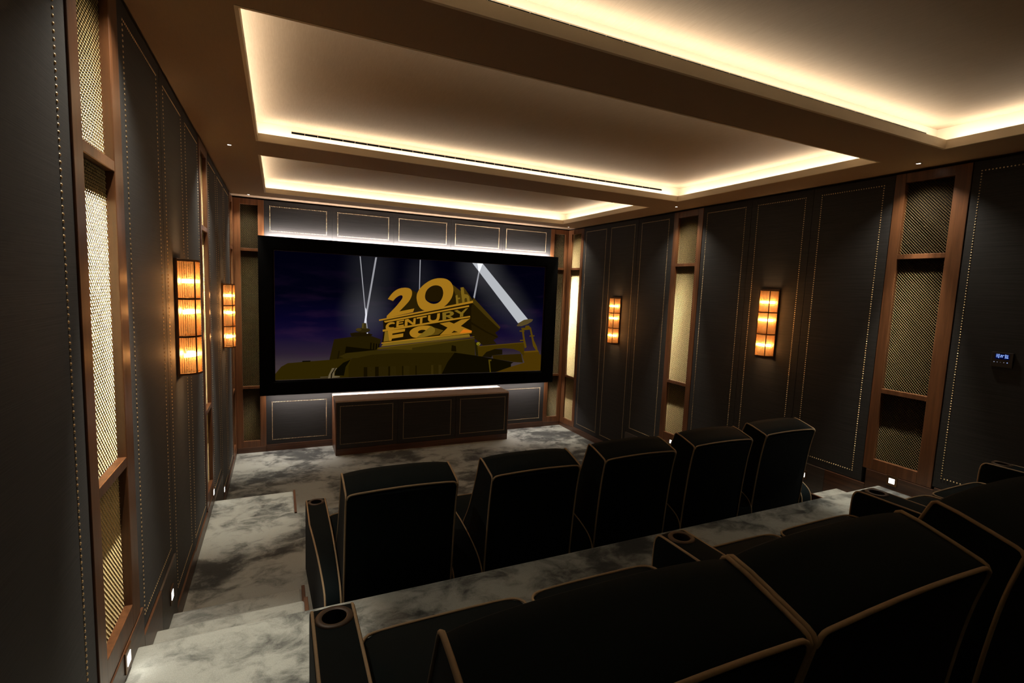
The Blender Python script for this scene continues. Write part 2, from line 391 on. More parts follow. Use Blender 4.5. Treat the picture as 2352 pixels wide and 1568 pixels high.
# slot air diffusers on the screen-side faces of the two nearer coffers
for x0, x1, yw_, z0, lab in ((.68, 4.755, -3.243+G, H+.134, 'long black slot air diffuser with pale dividers in the lit middle coffer'),
                       (1.2, 4.885, -5.902+G, H+.128, 'long black slot air diffuser in the nearest coffer, top right of the photo')):
    t = thing('slot_diffuser', lab, 'air vent', ((x0+x1)/2, yw_, z0), 'slot air diffusers in the coffers')
    hw = (x1-x0)/2
    MB().box(-hw, hw, -.0012, 0, -.008, .008).obj('slot', 'void', t)
    MB().box(-hw, hw, -.002, 0, -.010, -.008).box(-hw, hw, -.002, 0, .008, .010).obj('flange', 'diffuser', t)
    d = MB(); k = int((x1-x0)/.105)
    for i in range(1, k): d.box(-hw+i*.105-.0015, -hw+i*.105+.0015, -.0016, -.0005, -.008, .008)
    stuff(d.obj('divider', 'diffuser', t))

# ------------------------------------------------------------------ front wall panelling
ff = lambda a, z, o: (a, -o, z)
fx = [.389, 1.297, 2.204, 3.134, 4.060, 5.006]
tops = [(.465, 1.217), (1.375, 2.123), (2.285, 3.056), (3.212, 3.991), (4.130, 4.906)]
for i in range(5):
    o = MB().box(fx[i]+.001, fx[i+1]-.001, 0, .05, .10, TOP).obj('fabric_panel', 'fabric', wf, bevel=.002)
    pts = near_rect(tops[i][0], tops[i][1], 3.203, 3.543)
    if i in (0, 4): pts += near_rect(*( (.470, 1.219) if i == 0 else (4.13, 4.921)), .168, .733)
    studs('nailhead_trim', pts, ff, o)
bf = struct(bpy.data.objects.new('baseboard_front', None)); C.objects.link(bf)
for a, b_ in ((.012, .389), (.389, 5.006), (5.006, W-.012)):
    MB().box(a+.001, b_-.001, -.010, .05, 0, .098 if b_-a > 1 else .08).obj('board', 'walnut_h', bf, bevel=.002)
MB().box(-.05, W+.05, .045, .052, TOP, H).obj('shadow_gap', 'gap', wf)

# ------------------------------------------------------------------ gold mesh columns
def lattice(w_, h_, cx=.0215, cz=.0235):
    """expanded metal in the a-z plane from (0,0) to (w_,h_): ribbons leaning so that their faces look up and out"""
    mb = MB(); nx, nz = int(round(w_/cx*2)), int(round(h_/cz*2)); ax, az = w_/nx, h_/nz
    wv = .0024
    for i in range(nx):
        for j in range(nz+1):
            if (i+j) % 2: continue
            for dj in (1, -1):
                if not 0 <= j+dj <= nz: continue
                a0, z0, a1, z1 = i*ax, j*az, (i+1)*ax, (j+dj)*az
                bow = .0016 if dj == 1 else -.0016
                vs = []
                for a, z, o in ((a0, z0, bow), (a1, z1, -bow)):
                    vs += [(a, z-wv*.30, o+wv*.70), (a, z+wv*.40, o-wv*.5), (a, z+wv*.40-.0004, o-wv*.5-.0008), (a, z-wv*.30-.0004, o+wv*.70-.0008)]
                mb.add(vs, [(0, 4, 5, 1), (1, 5, 6, 2), (2, 6, 7, 3), (3, 7, 4, 0)])
    return mb
LAT = {}
def column(name, label, place, width, a0, a1, zrails, ztop=3.54, group='gold mesh columns', zbase=.08):
    """place: (origin, a axis, out axis); column spans 0..width; opening a0..a1; zrails: (z3b, z3a, z4)"""
    org, ax, out = place
    t = thing(name, label, 'wall grille', org, group)
    def bx(o_name, u0, u1, z0, z1, d0, d1, mat='walnut', bevel=.0025):
        ps = [Vector(ax)*u + Vector(out)*d for u in (u0, u1) for d in (d0, d1)]
        xs = [p.x for p in ps]; yy = [p.y for p in ps]
        return MB().box(min(xs), max(xs), min(yy), max(yy), z0-org[2], z1-org[2]).obj(o_name, mat, t, bevel=bevel)
    z3b, z3a, z4 = zrails
    bx('stile', 0, a0, zbase, TOP, -.05, .006); bx('stile', a1, width, zbase, TOP, -.05, .006)
    bx('top_rail', a0, a1, ztop, TOP, -.05, .005)
    bx('middle_rail', a0, a1, 2.902, 2.942, -.05, .005); bx('lower_rail', a0, a1, z3b, z3a, -.05, .005)
    bx('bottom_rail', a0, a1, zbase, z4, -.05, .005)
    bx('backing', a0, a1, z4, ztop, -.050, -.046, 'backing', 0)
    for z0, z1 in ((z4, z3b), (z3a, 2.902), (2.942, ztop)):
        key = (round(a1-a0, 3), round(z1-z0, 3), tuple(ax), tuple(out))
        if key not in LAT:
            lt = lattice(a1-a0, z1-z0)
            A, O = Vector(ax), Vector(out)
            flip = A.cross(O).z > 0
            lt.v = [tuple(A*v[0] + O*v[2] + Vector((0, 0, v[1]))) for v in lt.v]
            me = lt.mesh('metal_mesh'); me.materials.append(M['mesh']); LAT[key] = me
        o = use(LAT[key], 'metal_mesh', t); o.location = Vector(ax)*a0 + Vector(out)*(-.026) + Vector((0, 0, z0-org[2])); stuff(o)
    return t
YF = (0, -1, 0)
near = (1.737, 1.778, 1.140); mid = (1.341, 1.382, .654); cor = (.945, .982, .174)
column('mesh_column', 'gold mesh wall column nearest the camera, beside the left aisle steps', ((0, -5.422, 0), YF, (1, 0, 0)), .541, .110, .456, near, zbase=1.04)
column('mesh_column', 'narrow-looking gold mesh column halfway along the left wall', ((0, -2.70, 0), YF, (1, 0, 0)), .505, .08, .425, mid, zbase=.54)
column('mesh_column', 'gold mesh column on the left wall at the screen corner', ((0, -.008, 0), YF, (1, 0, 0)), .497, .10, .42, cor)
column('mesh_column', 'largest gold mesh column on the right wall, behind the last row', ((W, -5.352, 0), YF, (-1, 0, 0)), .526, .078, .42, near, zbase=1.04)
column('mesh_column', 'middle gold mesh column on the right wall, between the two wall lamps', ((W, -2.70, 0), YF, (-1, 0, 0)), .505, .08, .425, mid, zbase=.54)
column('mesh_column', 'gold mesh column on the right wall at the screen corner', ((W, -.008, 0), YF, (-1, 0, 0)), .497, .11, .42, cor)
column('mesh_column', 'gold mesh column left of the screen, partly behind its frame', ((.008, 0, 0), (1, 0, 0), (0, -1, 0)), .381, .086, .304, cor)
column('mesh_column', 'gold mesh column right of the screen, partly behind its frame', ((5.006, 0, 0), (1, 0, 0), (0, -1, 0)), .362, .076, .300, cor)

# ================================================================== THINGS
# projection screen
PICTURE = [
 ('beam',(150,150,156),[(1.673,2.916),(1.687,2.917),(1.774,2.044),(1.799,1.836),(1.785,1.836),(1.758,2.071)]),
 ('beam',(150,150,156),[(1.902,2.916),(1.928,2.918),(1.791,2.045),(1.775,1.914),(1.745,1.918)]),
 ('beam',(225,225,235),[(1.764,2.152),(1.78,2.117),(1.788,2.045),(1.775,1.914),(1.749,1.918),(1.762,2.044)]),
 ('beam',(150,150,156),[(2.588,2.921),(2.603,2.921),(2.598,2.451),(2.585,2.451)]),
 ('beam',(182,185,190),[(3.469,2.922),(3.654,2.922),(4.543,2.002),(4.35,1.934)]),
 ('beam',(150,150,156),[(3.583,2.8),(3.604,2.781),(3.531,2.337),(3.505,2.362)]),
 ('beam',(250,252,255),[(3.557,2.922),(3.654,2.922),(3.627,2.851),(3.6,2.781),(3.578,2.8),(3.57,2.858)]),
 ('building',(32,24,2),[(1.248,1.358),(1.314,1.67),(1.56,1.705),(1.85,1.718),(2.002,1.664),(1.978,1.558),(1.953,1.502),(1.92,1.455),(1.469,1.353)]),
 ('building',(26,18,2),[(1.543,1.759),(1.62,1.773),(1.751,1.779),(1.875,1.74),(1.85,1.714),(1.56,1.707)]),
 ('building',(41,32,9),[(1.837,1.807),(1.832,1.796),(1.817,1.786),(1.793,1.778),(1.763,1.773),(1.73,1.771),(1.697,1.773),(1.668,1.778),(1.644,1.786),(1.629,1.796),(1.624,1.807),(1.629,1.817),(1.644,1.827),(1.667,1.835),(1.697,1.84),(1.73,1.842),(1.763,1.841),(1.792,1.836),(1.816,1.828),(1.832,1.818)]),
 ('building',(63,50,16),[(1.709,1.817),(1.707,1.81),(1.702,1.804),(1.693,1.799),(1.681,1.796),(1.669,1.795),(1.656,1.796),(1.645,1.799),(1.636,1.804),(1.63,1.81),(1.628,1.817),(1.63,1.823),(1.635,1.83),(1.644,1.834),(1.656,1.838),(1.668,1.839),(1.681,1.838),(1.692,1.835),(1.701,1.83),(1.707,1.824)]),
 ('building',(55,45,16),[(1.718,1.914),(1.778,1.911),(1.783,1.826),(1.709,1.83)]),
 ('building',(86,73,32),[(1.723,1.913),(1.74,1.913),(1.735,1.838),(1.719,1.838)]),
 ('beam',(240,240,250),[(1.806,1.762),(1.804,1.757),(1.799,1.754),(1.793,1.754),(1.788,1.757),(1.786,1.762),(1.788,1.766),(1.793,1.769),(1.799,1.769),(1.804,1.766)]),
 ('building',(12,8,0),[(1.484,1.56),(1.928,1.502),(1.828,1.487),(1.469,1.459)]),
 ('building',(9,6,0),[(1.843,1.616),(1.86,1.613),(1.856,1.506),(1.838,1.506)]),
 ('building',(9,6,0),[(1.887,1.607),(1.903,1.604),(1.899,1.505),(1.881,1.506)]),
 ('building',(9,6,0),[(1.927,1.6),(1.944,1.597),(1.94,1.505),(1.921,1.505)]),
 ('building',(9,6,0),[(1.965,1.596),(1.982,1.594),(1.978,1.504),(1.959,1.504)]),
 ('building',(22,16,1),[(1.377,1.494),(1.397,1.494),(1.377,1.376),(1.356,1.374)]),
 ('building',(43,33,2),[(0.51,1.083),(0.516,1.175),(0.594,1.276),(0.68,1.326),(0.917,1.342),(1.278,1.363),(1.481,1.386),(1.584,1.365),(1.567,1.247),(1.525,1.083)]),
 ('building',(10,8,1),[(0.877,1.355),(0.99,1.356),(0.982,1.34),(0.872,1.338)]),
 ('building',(36,27,2),[(1.567,1.375),(1.865,1.429),(2.266,1.45),(3.144,1.446),(3.628,1.373),(4.296,1.246),(4.246,1.22),(4.249,1.163),(3.957,1.083),(2.992,1.083),(2.123,1.083),(1.525,1.083),(1.519,1.249)]),
 ('building',(13,9,0),[(3.206,1.437),(3.628,1.373),(4.296,1.246),(4.246,1.22),(4.249,1.163),(3.957,1.083),(2.992,1.083),(3.088,1.281)]),
 ('building',(46,36,5),[(1.387,1.411),(1.497,1.458),(1.864,1.494),(2.265,1.506),(3.144,1.465),(3.216,1.437),(2.266,1.446),(1.865,1.427),(1.653,1.382),(1.481,1.373)]),
 ('building',(19,13,0),[(1.746,1.236),(1.799,1.235),(1.801,1.083),(1.747,1.083)]),
 ('building',(19,13,0),[(1.917,1.237),(1.971,1.235),(1.973,1.083),(1.919,1.083)]),
 ('building',(19,13,0),[(2.121,1.237),(2.147,1.236),(2.149,1.083),(2.123,1.083)]),
 ('building',(21,15,0),[(2.335,1.237),(2.357,1.237),(2.36,1.083),(2.338,1.083)]),
 ('building',(23,16,0),[(2.55,1.237),(2.573,1.237),(2.576,1.083),(2.553,1.083)]),
 ('building',(37,28,4),[(1.806,1.237),(1.913,1.233),(1.915,1.083),(1.808,1.083)]),
 ('building',(37,28,4),[(1.982,1.237),(2.11,1.233),(2.112,1.083),(1.984,1.083)]),
 ('building',(39,30,4),[(2.154,1.237),(2.239,1.234),(2.242,1.083),(2.156,1.083)]),
 ('building',(39,30,4),[(2.359,1.237),(2.454,1.234),(2.457,1.083),(2.362,1.083)]),
 ('building',(48,37,7),[(2.812,1.238),(2.847,1.237),(2.851,1.083),(2.815,1.083)]),
 ('building',(46,36,7),[(2.935,1.238),(2.983,1.237),(2.988,1.083),(2.939,1.083)]),
 ('building',(10,8,1),[(1.32,1.128),(1.345,1.218),(1.447,1.314),(1.55,1.357),(1.481,1.25),(1.456,1.114)]),
 ('building',(100,88,63),[(1.228,1.083),(1.238,1.131),(1.286,1.234),(1.359,1.235),(1.32,1.183),(1.319,1.114),(1.397,1.107),(1.397,1.095),(1.245,1.083)]),
 ('building',(18,12,2),[(1.265,1.083),(1.27,1.148),(1.325,1.236),(1.339,1.236),(1.292,1.151),(1.282,1.083)]),
 ('building',(81,70,54),[(1.12,1.107),(1.236,1.108),(1.235,1.099),(1.12,1.097)]),
 ('side',(33,23,2),[(3.47,2.296),(3.51,2.337),(4.014,1.858),(3.994,1.813),(3.925,1.768),(3.981,1.694),(3.897,1.639),(3.959,1.571),(3.708,1.55),(3.543,1.672),(3.467,1.752)]),
 ('side',(62,47,8),[(3.505,2.356),(3.775,2.098),(4.016,1.862),(4,1.833),(3.755,2.034),(3.481,2.277)]),
 ('side',(24,16,1),[(3.481,1.951),(3.764,1.792),(3.981,1.694),(3.966,1.678),(3.755,1.768),(3.482,1.911)]),
 ('body',(23,15,1),[(2.029,1.966),(3.506,2.287),(3.473,2.188),(3.48,1.99),(3.491,1.792),(3.514,1.722),(2.016,1.606),(2.04,1.791)]),
 ('side',(66,49,8),[(3.141,2.551),(3.286,2.45),(3.336,2.514),(3.445,2.378),(3.501,2.303),(3.198,2.223),(3.028,2.207),(3.11,2.302),(3.156,2.466)]),
 ('side',(34,24,3),[(3.152,2.482),(3.195,2.386),(3.206,2.231),(3.028,2.207),(3.11,2.302)]),
 ('side',(38,28,4),[(2.466,2.446),(2.554,2.402),(2.544,2.319),(2.574,2.209),(2.657,2.127),(2.496,2.096),(2.283,2.102),(2.437,2.276)]),
 ('bar',(158,112,26),[(1.97,1.95),(1.968,1.972),(2.083,1.996),(3.121,2.219),(3.501,2.303),(3.502,2.267),(2.03,1.961)]),
 ('bar',(158,112,26),[(2.042,1.949),(3.433,2.227),(3.435,2.199),(2.988,2.113),(2.061,1.924)]),
 ('bar',(158,112,26),[(2.026,1.794),(2.024,1.814),(3.456,2.05),(3.461,2.025),(2.028,1.784)]),
 ('bar',(158,112,26),[(2.009,1.593),(2.009,1.613),(2.504,1.673),(3.492,1.776),(3.494,1.76),(2.035,1.599)]),
 ('bar',(118,92,24),[(2.035,1.597),(2.189,1.621),(2.473,1.65),(3.453,1.745),(3.468,1.702),(2.005,1.552)]),
 ('digit',(158,112,26),[(2.098,2.29),(2.101,2.294),(2.106,2.302),(2.114,2.314),(2.124,2.33),(2.135,2.345),(2.146,2.36),(2.158,2.374),(2.17,2.388),(2.183,2.401),(2.198,2.414),(2.213,2.426),(2.229,2.437),(2.246,2.446),(2.264,2.455),(2.283,2.461),(2.302,2.467),(2.321,2.47),(2.341,2.473),(2.36,2.475),(2.38,2.475),(2.398,2.473),(2.414,2.471),(2.428,2.467),(2.44,2.461),(2.45,2.455),(2.458,2.447),(2.464,2.437),(2.469,2.427),(2.472,2.415),(2.474,2.402),(2.474,2.387),(2.473,2.371),(2.47,2.355),(2.465,2.338),(2.458,2.321),(2.45,2.303),(2.44,2.286),(2.429,2.269),(2.417,2.252),(2.403,2.236),(2.393,2.224),(2.386,2.216),(2.383,2.212),(2.279,2.102),(2.515,2.153),(2.496,2.095),(2.083,1.995),(2.086,2.031),(2.089,2.034),(2.094,2.039),(2.102,2.047),(2.112,2.058),(2.126,2.072),(2.143,2.089),(2.162,2.11),(2.185,2.134),(2.206,2.157),(2.226,2.18),(2.245,2.202),(2.262,2.224),(2.277,2.244),(2.291,2.262),(2.302,2.277),(2.312,2.291),(2.319,2.304),(2.324,2.315),(2.326,2.324),(2.327,2.332),(2.326,2.338),(2.324,2.344),(2.321,2.349),(2.316,2.352),(2.31,2.354),(2.303,2.355),(2.295,2.354),(2.285,2.352),(2.275,2.348),(2.263,2.342),(2.251,2.334),(2.237,2.324),(2.225,2.314),(2.213,2.303),(2.203,2.292),(2.193,2.28),(2.186,2.272),(2.182,2.266),(2.179,2.263)]),
 ('digit',(158,112,26),[(2.548,2.348),(2.55,2.368),(2.555,2.388),(2.562,2.408),(2.572,2.428),(2.583,2.448),(2.597,2.468),(2.614,2.488),(2.633,2.509),(2.655,2.53),(2.678,2.549),(2.702,2.567),(2.727,2.584),(2.753,2.6),(2.78,2.614),(2.807,2.625),(2.835,2.634),(2.864,2.641),(2.892,2.646),(2.92,2.648),(2.948,2.649),(2.975,2.648),(3,2.645),(3.024,2.64),(3.045,2.633),(3.064,2.623),(3.081,2.612),(3.097,2.6),(3.111,2.586),(3.123,2.57),(3.133,2.554),(3.141,2.536),(3.147,2.517),(3.151,2.497),(3.153,2.476),(3.154,2.456),(3.153,2.436),(3.15,2.415),(3.146,2.395),(3.14,2.374),(3.133,2.354),(3.124,2.333),(3.112,2.312),(3.097,2.289),(3.079,2.266),(3.059,2.243),(3.038,2.222),(3.017,2.205),(2.997,2.191),(2.976,2.18),(2.953,2.17),(2.927,2.161),(2.898,2.153),(2.867,2.145),(2.837,2.139),(2.808,2.133),(2.781,2.129),(2.754,2.125),(2.73,2.123),(2.708,2.123),(2.689,2.124),(2.673,2.127),(2.658,2.131),(2.644,2.137),(2.632,2.144),(2.62,2.152),(2.609,2.163),(2.599,2.174),(2.589,2.188),(2.58,2.202),(2.571,2.219),(2.564,2.238),(2.558,2.26),(2.552,2.283),(2.549,2.306),(2.547,2.327)],[(2.684,2.34),(2.683,2.352),(2.684,2.365),(2.686,2.379),(2.689,2.394),(2.693,2.41),(2.699,2.426),(2.707,2.441),(2.717,2.456),(2.729,2.47),(2.742,2.483),(2.757,2.495),(2.774,2.506),(2.792,2.516),(2.81,2.523),(2.829,2.528),(2.847,2.531),(2.866,2.532),(2.883,2.531),(2.9,2.528),(2.916,2.523),(2.931,2.517),(2.943,2.509),(2.954,2.499),(2.963,2.487),(2.969,2.473),(2.975,2.459),(2.979,2.445),(2.981,2.431),(2.983,2.417),(2.983,2.402),(2.981,2.386),(2.978,2.368),(2.973,2.35),(2.967,2.333),(2.959,2.316),(2.951,2.301),(2.941,2.287),(2.929,2.274),(2.917,2.263),(2.904,2.254),(2.89,2.247),(2.875,2.241),(2.859,2.237),(2.843,2.234),(2.827,2.233),(2.81,2.234),(2.793,2.237),(2.777,2.242),(2.76,2.249),(2.746,2.257),(2.733,2.264),(2.721,2.272),(2.712,2.28),(2.704,2.287),(2.698,2.295),(2.693,2.303),(2.69,2.311),(2.687,2.32),(2.685,2.33)]),
 ('digit',(30,20,2),[(2.695,2.321),(2.69,2.341),(2.688,2.36),(2.688,2.379),(2.692,2.397),(2.698,2.415),(2.709,2.434),(2.726,2.454),(2.749,2.475),(2.777,2.497),(2.803,2.514),(2.826,2.525),(2.847,2.531),(2.866,2.532),(2.885,2.529),(2.903,2.522),(2.922,2.512),(2.941,2.497),(2.957,2.482),(2.968,2.464),(2.976,2.446),(2.979,2.426),(2.979,2.404),(2.976,2.379),(2.969,2.353),(2.958,2.324),(2.942,2.302),(2.921,2.285),(2.895,2.274),(2.864,2.27),(2.833,2.268),(2.804,2.269),(2.774,2.273),(2.745,2.28),(2.722,2.291),(2.706,2.304)]),
 ('letter',(118,92,24),[(3.193,2.378),(3.227,2.391),(3.235,2.342),(3.272,2.348),(3.274,2.323),(3.238,2.318),(3.247,2.25),(3.21,2.24)]),
 ('letter',(118,92,24),[(3.274,2.511),(3.327,2.52),(3.344,2.407),(3.401,2.401),(3.432,2.369),(3.444,2.295),(3.403,2.281),(3.387,2.343),(3.359,2.342),(3.349,2.317),(3.354,2.276),(3.313,2.263)]),
 ('letter',(158,112,26),[(2.071,1.86),(2.072,1.868),(2.074,1.876),(2.078,1.884),(2.083,1.893),(2.09,1.901),(2.097,1.909),(2.106,1.916),(2.117,1.922),(2.128,1.927),(2.14,1.931),(2.152,1.933),(2.164,1.935),(2.177,1.935),(2.188,1.934),(2.196,1.932),(2.203,1.929),(2.208,1.925),(2.211,1.921),(2.212,1.917),(2.211,1.914),(2.208,1.91),(2.204,1.907),(2.2,1.905),(2.194,1.905),(2.187,1.906),(2.179,1.906),(2.171,1.906),(2.162,1.904),(2.153,1.902),(2.144,1.899),(2.136,1.895),(2.129,1.89),(2.123,1.885),(2.119,1.879),(2.117,1.874),(2.116,1.868),(2.117,1.864),(2.121,1.86),(2.126,1.856),(2.133,1.854),(2.141,1.852),(2.151,1.852),(2.162,1.852),(2.173,1.853),(2.186,1.854),(2.195,1.854),(2.2,1.853),(2.202,1.851),(2.2,1.847),(2.194,1.843),(2.184,1.838),(2.17,1.833),(2.151,1.829),(2.135,1.825),(2.12,1.822),(2.107,1.821),(2.095,1.821),(2.086,1.823),(2.079,1.826),(2.075,1.831),(2.073,1.838),(2.071,1.845),(2.071,1.852)]),
 ('letter',(158,112,26),[(2.238,1.951),(2.354,1.976),(2.357,1.956),(2.276,1.94),(2.274,1.924),(2.34,1.936),(2.341,1.919),(2.272,1.906),(2.269,1.884),(2.353,1.897),(2.353,1.869),(2.234,1.853)]),
 ('letter',(158,112,26),[(2.371,1.976),(2.419,1.988),(2.499,1.926),(2.506,1.997),(2.542,2.006),(2.536,1.902),(2.492,1.894),(2.411,1.945),(2.411,1.881),(2.365,1.873)]),
 ('letter',(158,112,26),[(2.554,2.01),(2.717,2.042),(2.72,2.02),(2.651,2.007),(2.647,1.919),(2.609,1.913),(2.611,1.998),(2.556,1.987)]),
 ('letter',(158,112,26),[(2.74,2.048),(2.777,2.054),(2.781,1.988),(2.782,1.987),(2.785,1.985),(2.788,1.981),(2.793,1.976),(2.8,1.972),(2.809,1.97),(2.822,1.97),(2.836,1.971),(2.849,1.974),(2.859,1.977),(2.868,1.982),(2.876,1.988),(2.881,1.998),(2.886,2.011),(2.889,2.028),(2.89,2.048),(2.891,2.063),(2.892,2.074),(2.893,2.079),(2.937,2.086),(2.937,2.08),(2.936,2.068),(2.935,2.05),(2.934,2.026),(2.931,2.006),(2.927,1.989),(2.92,1.976),(2.912,1.967),(2.902,1.959),(2.89,1.952),(2.875,1.946),(2.859,1.941),(2.842,1.938),(2.825,1.936),(2.809,1.936),(2.792,1.938),(2.778,1.941),(2.766,1.945),(2.757,1.952),(2.751,1.96),(2.745,1.966),(2.742,1.97),(2.74,1.972)]),
 ('letter',(118,92,24),[(2.976,2.096),(3.107,2.123),(3.158,2.111),(3.176,2.087),(3.16,2.058),(3.113,2.037),(3.17,2.005),(3.123,1.994),(3.043,2.03),(3.041,1.987),(2.983,1.974)]),
 ('letter',(24,16,1),[(3.04,2.081),(3.09,2.092),(3.115,2.077),(3.091,2.06),(3.04,2.053)]),
 ('letter',(118,92,24),[(3.175,2.128),(3.226,2.146),(3.301,2.106),(3.373,2.169),(3.418,2.178),(3.336,2.086),(3.334,2.036),(3.277,2.027),(3.28,2.076)]),
 ('letter',(158,112,26),[(2.105,1.798),(2.374,1.832),(2.371,1.79),(2.175,1.755),(2.175,1.731),(2.347,1.758),(2.344,1.703),(2.169,1.674),(2.161,1.641),(2.126,1.639)]),
 ('letter',(120,92,24),[(2.059,1.786),(2.105,1.792),(2.13,1.639),(2.042,1.628)]),
 ('side',(86,64,12),[(2.836,1.855),(3.005,1.804),(2.922,1.737),(2.773,1.717)]),
 ('letter',(158,112,26),[(2.45,1.788),(2.458,1.8),(2.469,1.812),(2.482,1.823),(2.499,1.834),(2.519,1.846),(2.541,1.855),(2.565,1.863),(2.591,1.87),(2.619,1.876),(2.648,1.88),(2.676,1.882),(2.705,1.883),(2.734,1.883),(2.76,1.88),(2.782,1.876),(2.802,1.87),(2.819,1.863),(2.833,1.854),(2.844,1.846),(2.852,1.836),(2.858,1.826),(2.861,1.815),(2.861,1.803),(2.859,1.791),(2.854,1.778),(2.846,1.765),(2.835,1.754),(2.822,1.744),(2.805,1.735),(2.785,1.726),(2.76,1.718),(2.732,1.709),(2.699,1.701),(2.666,1.695),(2.634,1.691),(2.601,1.688),(2.569,1.686),(2.541,1.687),(2.518,1.69),(2.499,1.696),(2.485,1.703),(2.472,1.712),(2.462,1.723),(2.454,1.735),(2.448,1.749),(2.445,1.763),(2.446,1.776)],[(2.592,1.795),(2.601,1.801),(2.611,1.806),(2.622,1.81),(2.633,1.813),(2.645,1.814),(2.657,1.815),(2.668,1.815),(2.679,1.814),(2.689,1.813),(2.697,1.81),(2.704,1.807),(2.708,1.803),(2.71,1.798),(2.71,1.793),(2.707,1.787),(2.701,1.781),(2.693,1.775),(2.683,1.77),(2.672,1.765),(2.66,1.762),(2.645,1.759),(2.632,1.757),(2.62,1.757),(2.609,1.758),(2.599,1.76),(2.591,1.763),(2.585,1.767),(2.582,1.772),(2.58,1.778),(2.582,1.783),(2.586,1.789)]),
 ('letter',(118,92,24),[(2.794,1.877),(2.797,1.875),(2.803,1.872),(2.813,1.867),(2.825,1.861),(2.836,1.854),(2.845,1.845),(2.852,1.836),(2.858,1.826),(2.861,1.815),(2.861,1.803),(2.859,1.791),(2.854,1.778),(2.846,1.765),(2.835,1.754),(2.822,1.744),(2.805,1.735),(2.785,1.726),(2.76,1.718),(2.732,1.709),(2.699,1.701),(2.668,1.695),(2.64,1.691),(2.613,1.688),(2.589,1.686),(2.571,1.685),(2.559,1.685),(2.553,1.684),(2.713,1.81)]),
 ('letter',(150,106,24),[(2.934,1.917),(3.099,1.947),(3.177,1.917),(3.309,1.986),(3.462,2.008),(3.299,1.878),(3.496,1.799),(3.494,1.776),(2.939,1.725),(3.071,1.852)]),
 ('letter',(30,20,2),[(3.138,1.763),(3.254,1.778),(3.183,1.801)]),
 ('letter',(205,112,22),[(3.349,1.828),(3.496,1.799),(3.494,1.776),(3.281,1.756)]),
 ('pedestal',(66,51,8),[(1.927,1.505),(2.044,1.541),(3.55,1.678),(3.57,1.38),(3.206,1.437),(3.144,1.462),(2.265,1.504)]),
 ('pedestal',(46,36,5),[(2.491,1.526),(3.55,1.662),(3.57,1.38),(3.206,1.437),(2.491,1.495)]),
 ('pedestal',(86,66,12),[(1.962,1.536),(3.542,1.708),(3.547,1.692),(1.944,1.518)]),
 ('pedestal',(19,13,0),[(3.151,1.562),(3.223,1.545),(3.234,1.452),(3.144,1.462)]),
 ('pedestal',(30,24,2),[(3.552,1.612),(3.632,1.591),(3.628,1.379),(3.581,1.38)]),
 ('building',(21,15,2),[(3.7,1.36),(3.773,1.438),(3.926,1.486),(4.067,1.476),(4.071,1.389),(3.883,1.378),(3.869,1.335)]),
 ('building',(42,30,2),[(3.883,1.378),(4.432,1.393),(4.476,1.236),(4.292,1.251),(3.901,1.321)]),
 ('building',(61,45,2),[(3.603,1.536),(4.479,1.596),(4.495,1.44),(4.513,1.231),(4.47,1.359),(4.405,1.434),(4.282,1.48),(4.098,1.498),(3.926,1.486),(3.773,1.438),(3.7,1.36),(3.627,1.369)]),
 ('building',(81,61,9),[(3.603,1.538),(4.479,1.599),(4.48,1.585),(3.605,1.526)]),
 ('building',(70,49,4),[(4.491,1.437),(4.769,1.451),(4.807,1.375),(4.841,1.368),(4.84,1.083),(3.957,1.083),(4.255,1.172),(4.506,1.235),(4.454,1.352),(4.5,1.373)]),
 ('building',(90,64,7),[(4.491,1.437),(4.769,1.451),(4.783,1.424),(4.488,1.414)]),
 ('building',(82,68,36),[(4.324,1.89),(4.366,1.941),(4.461,1.993),(4.575,2.012),(4.641,2.002),(4.618,1.965),(4.53,1.916),(4.425,1.883),(4.344,1.879)]),
 ('building',(82,61,7),[(4.498,1.89),(4.564,1.894),(4.595,1.854),(4.488,1.846)]),
 ('building',(82,61,7),[(4.415,1.85),(4.59,1.861),(4.592,1.823),(4.429,1.808)]),
 ('building',(82,61,7),[(4.419,1.85),(4.455,1.85),(4.493,1.662),(4.537,1.51),(4.501,1.488),(4.472,1.589)]),
 ('building',(82,61,7),[(4.573,1.869),(4.605,1.861),(4.676,1.631),(4.746,1.504),(4.761,1.447),(4.726,1.448),(4.663,1.527)]),
 ('building',(82,61,7),[(4.384,1.808),(4.478,1.805),(4.479,1.78),(4.385,1.786)]),
 ('building',(82,61,7),[(4.4,1.641),(4.481,1.644),(4.482,1.624),(4.401,1.619)]),
 ('building',(82,61,7),[(4.582,1.715),(4.682,1.722),(4.683,1.702),(4.583,1.697)]),
 ('building',(75,61,9),[(3.813,1.304),(3.871,1.303),(3.868,1.281),(3.842,1.277),(3.868,1.083),(3.848,1.083)]),
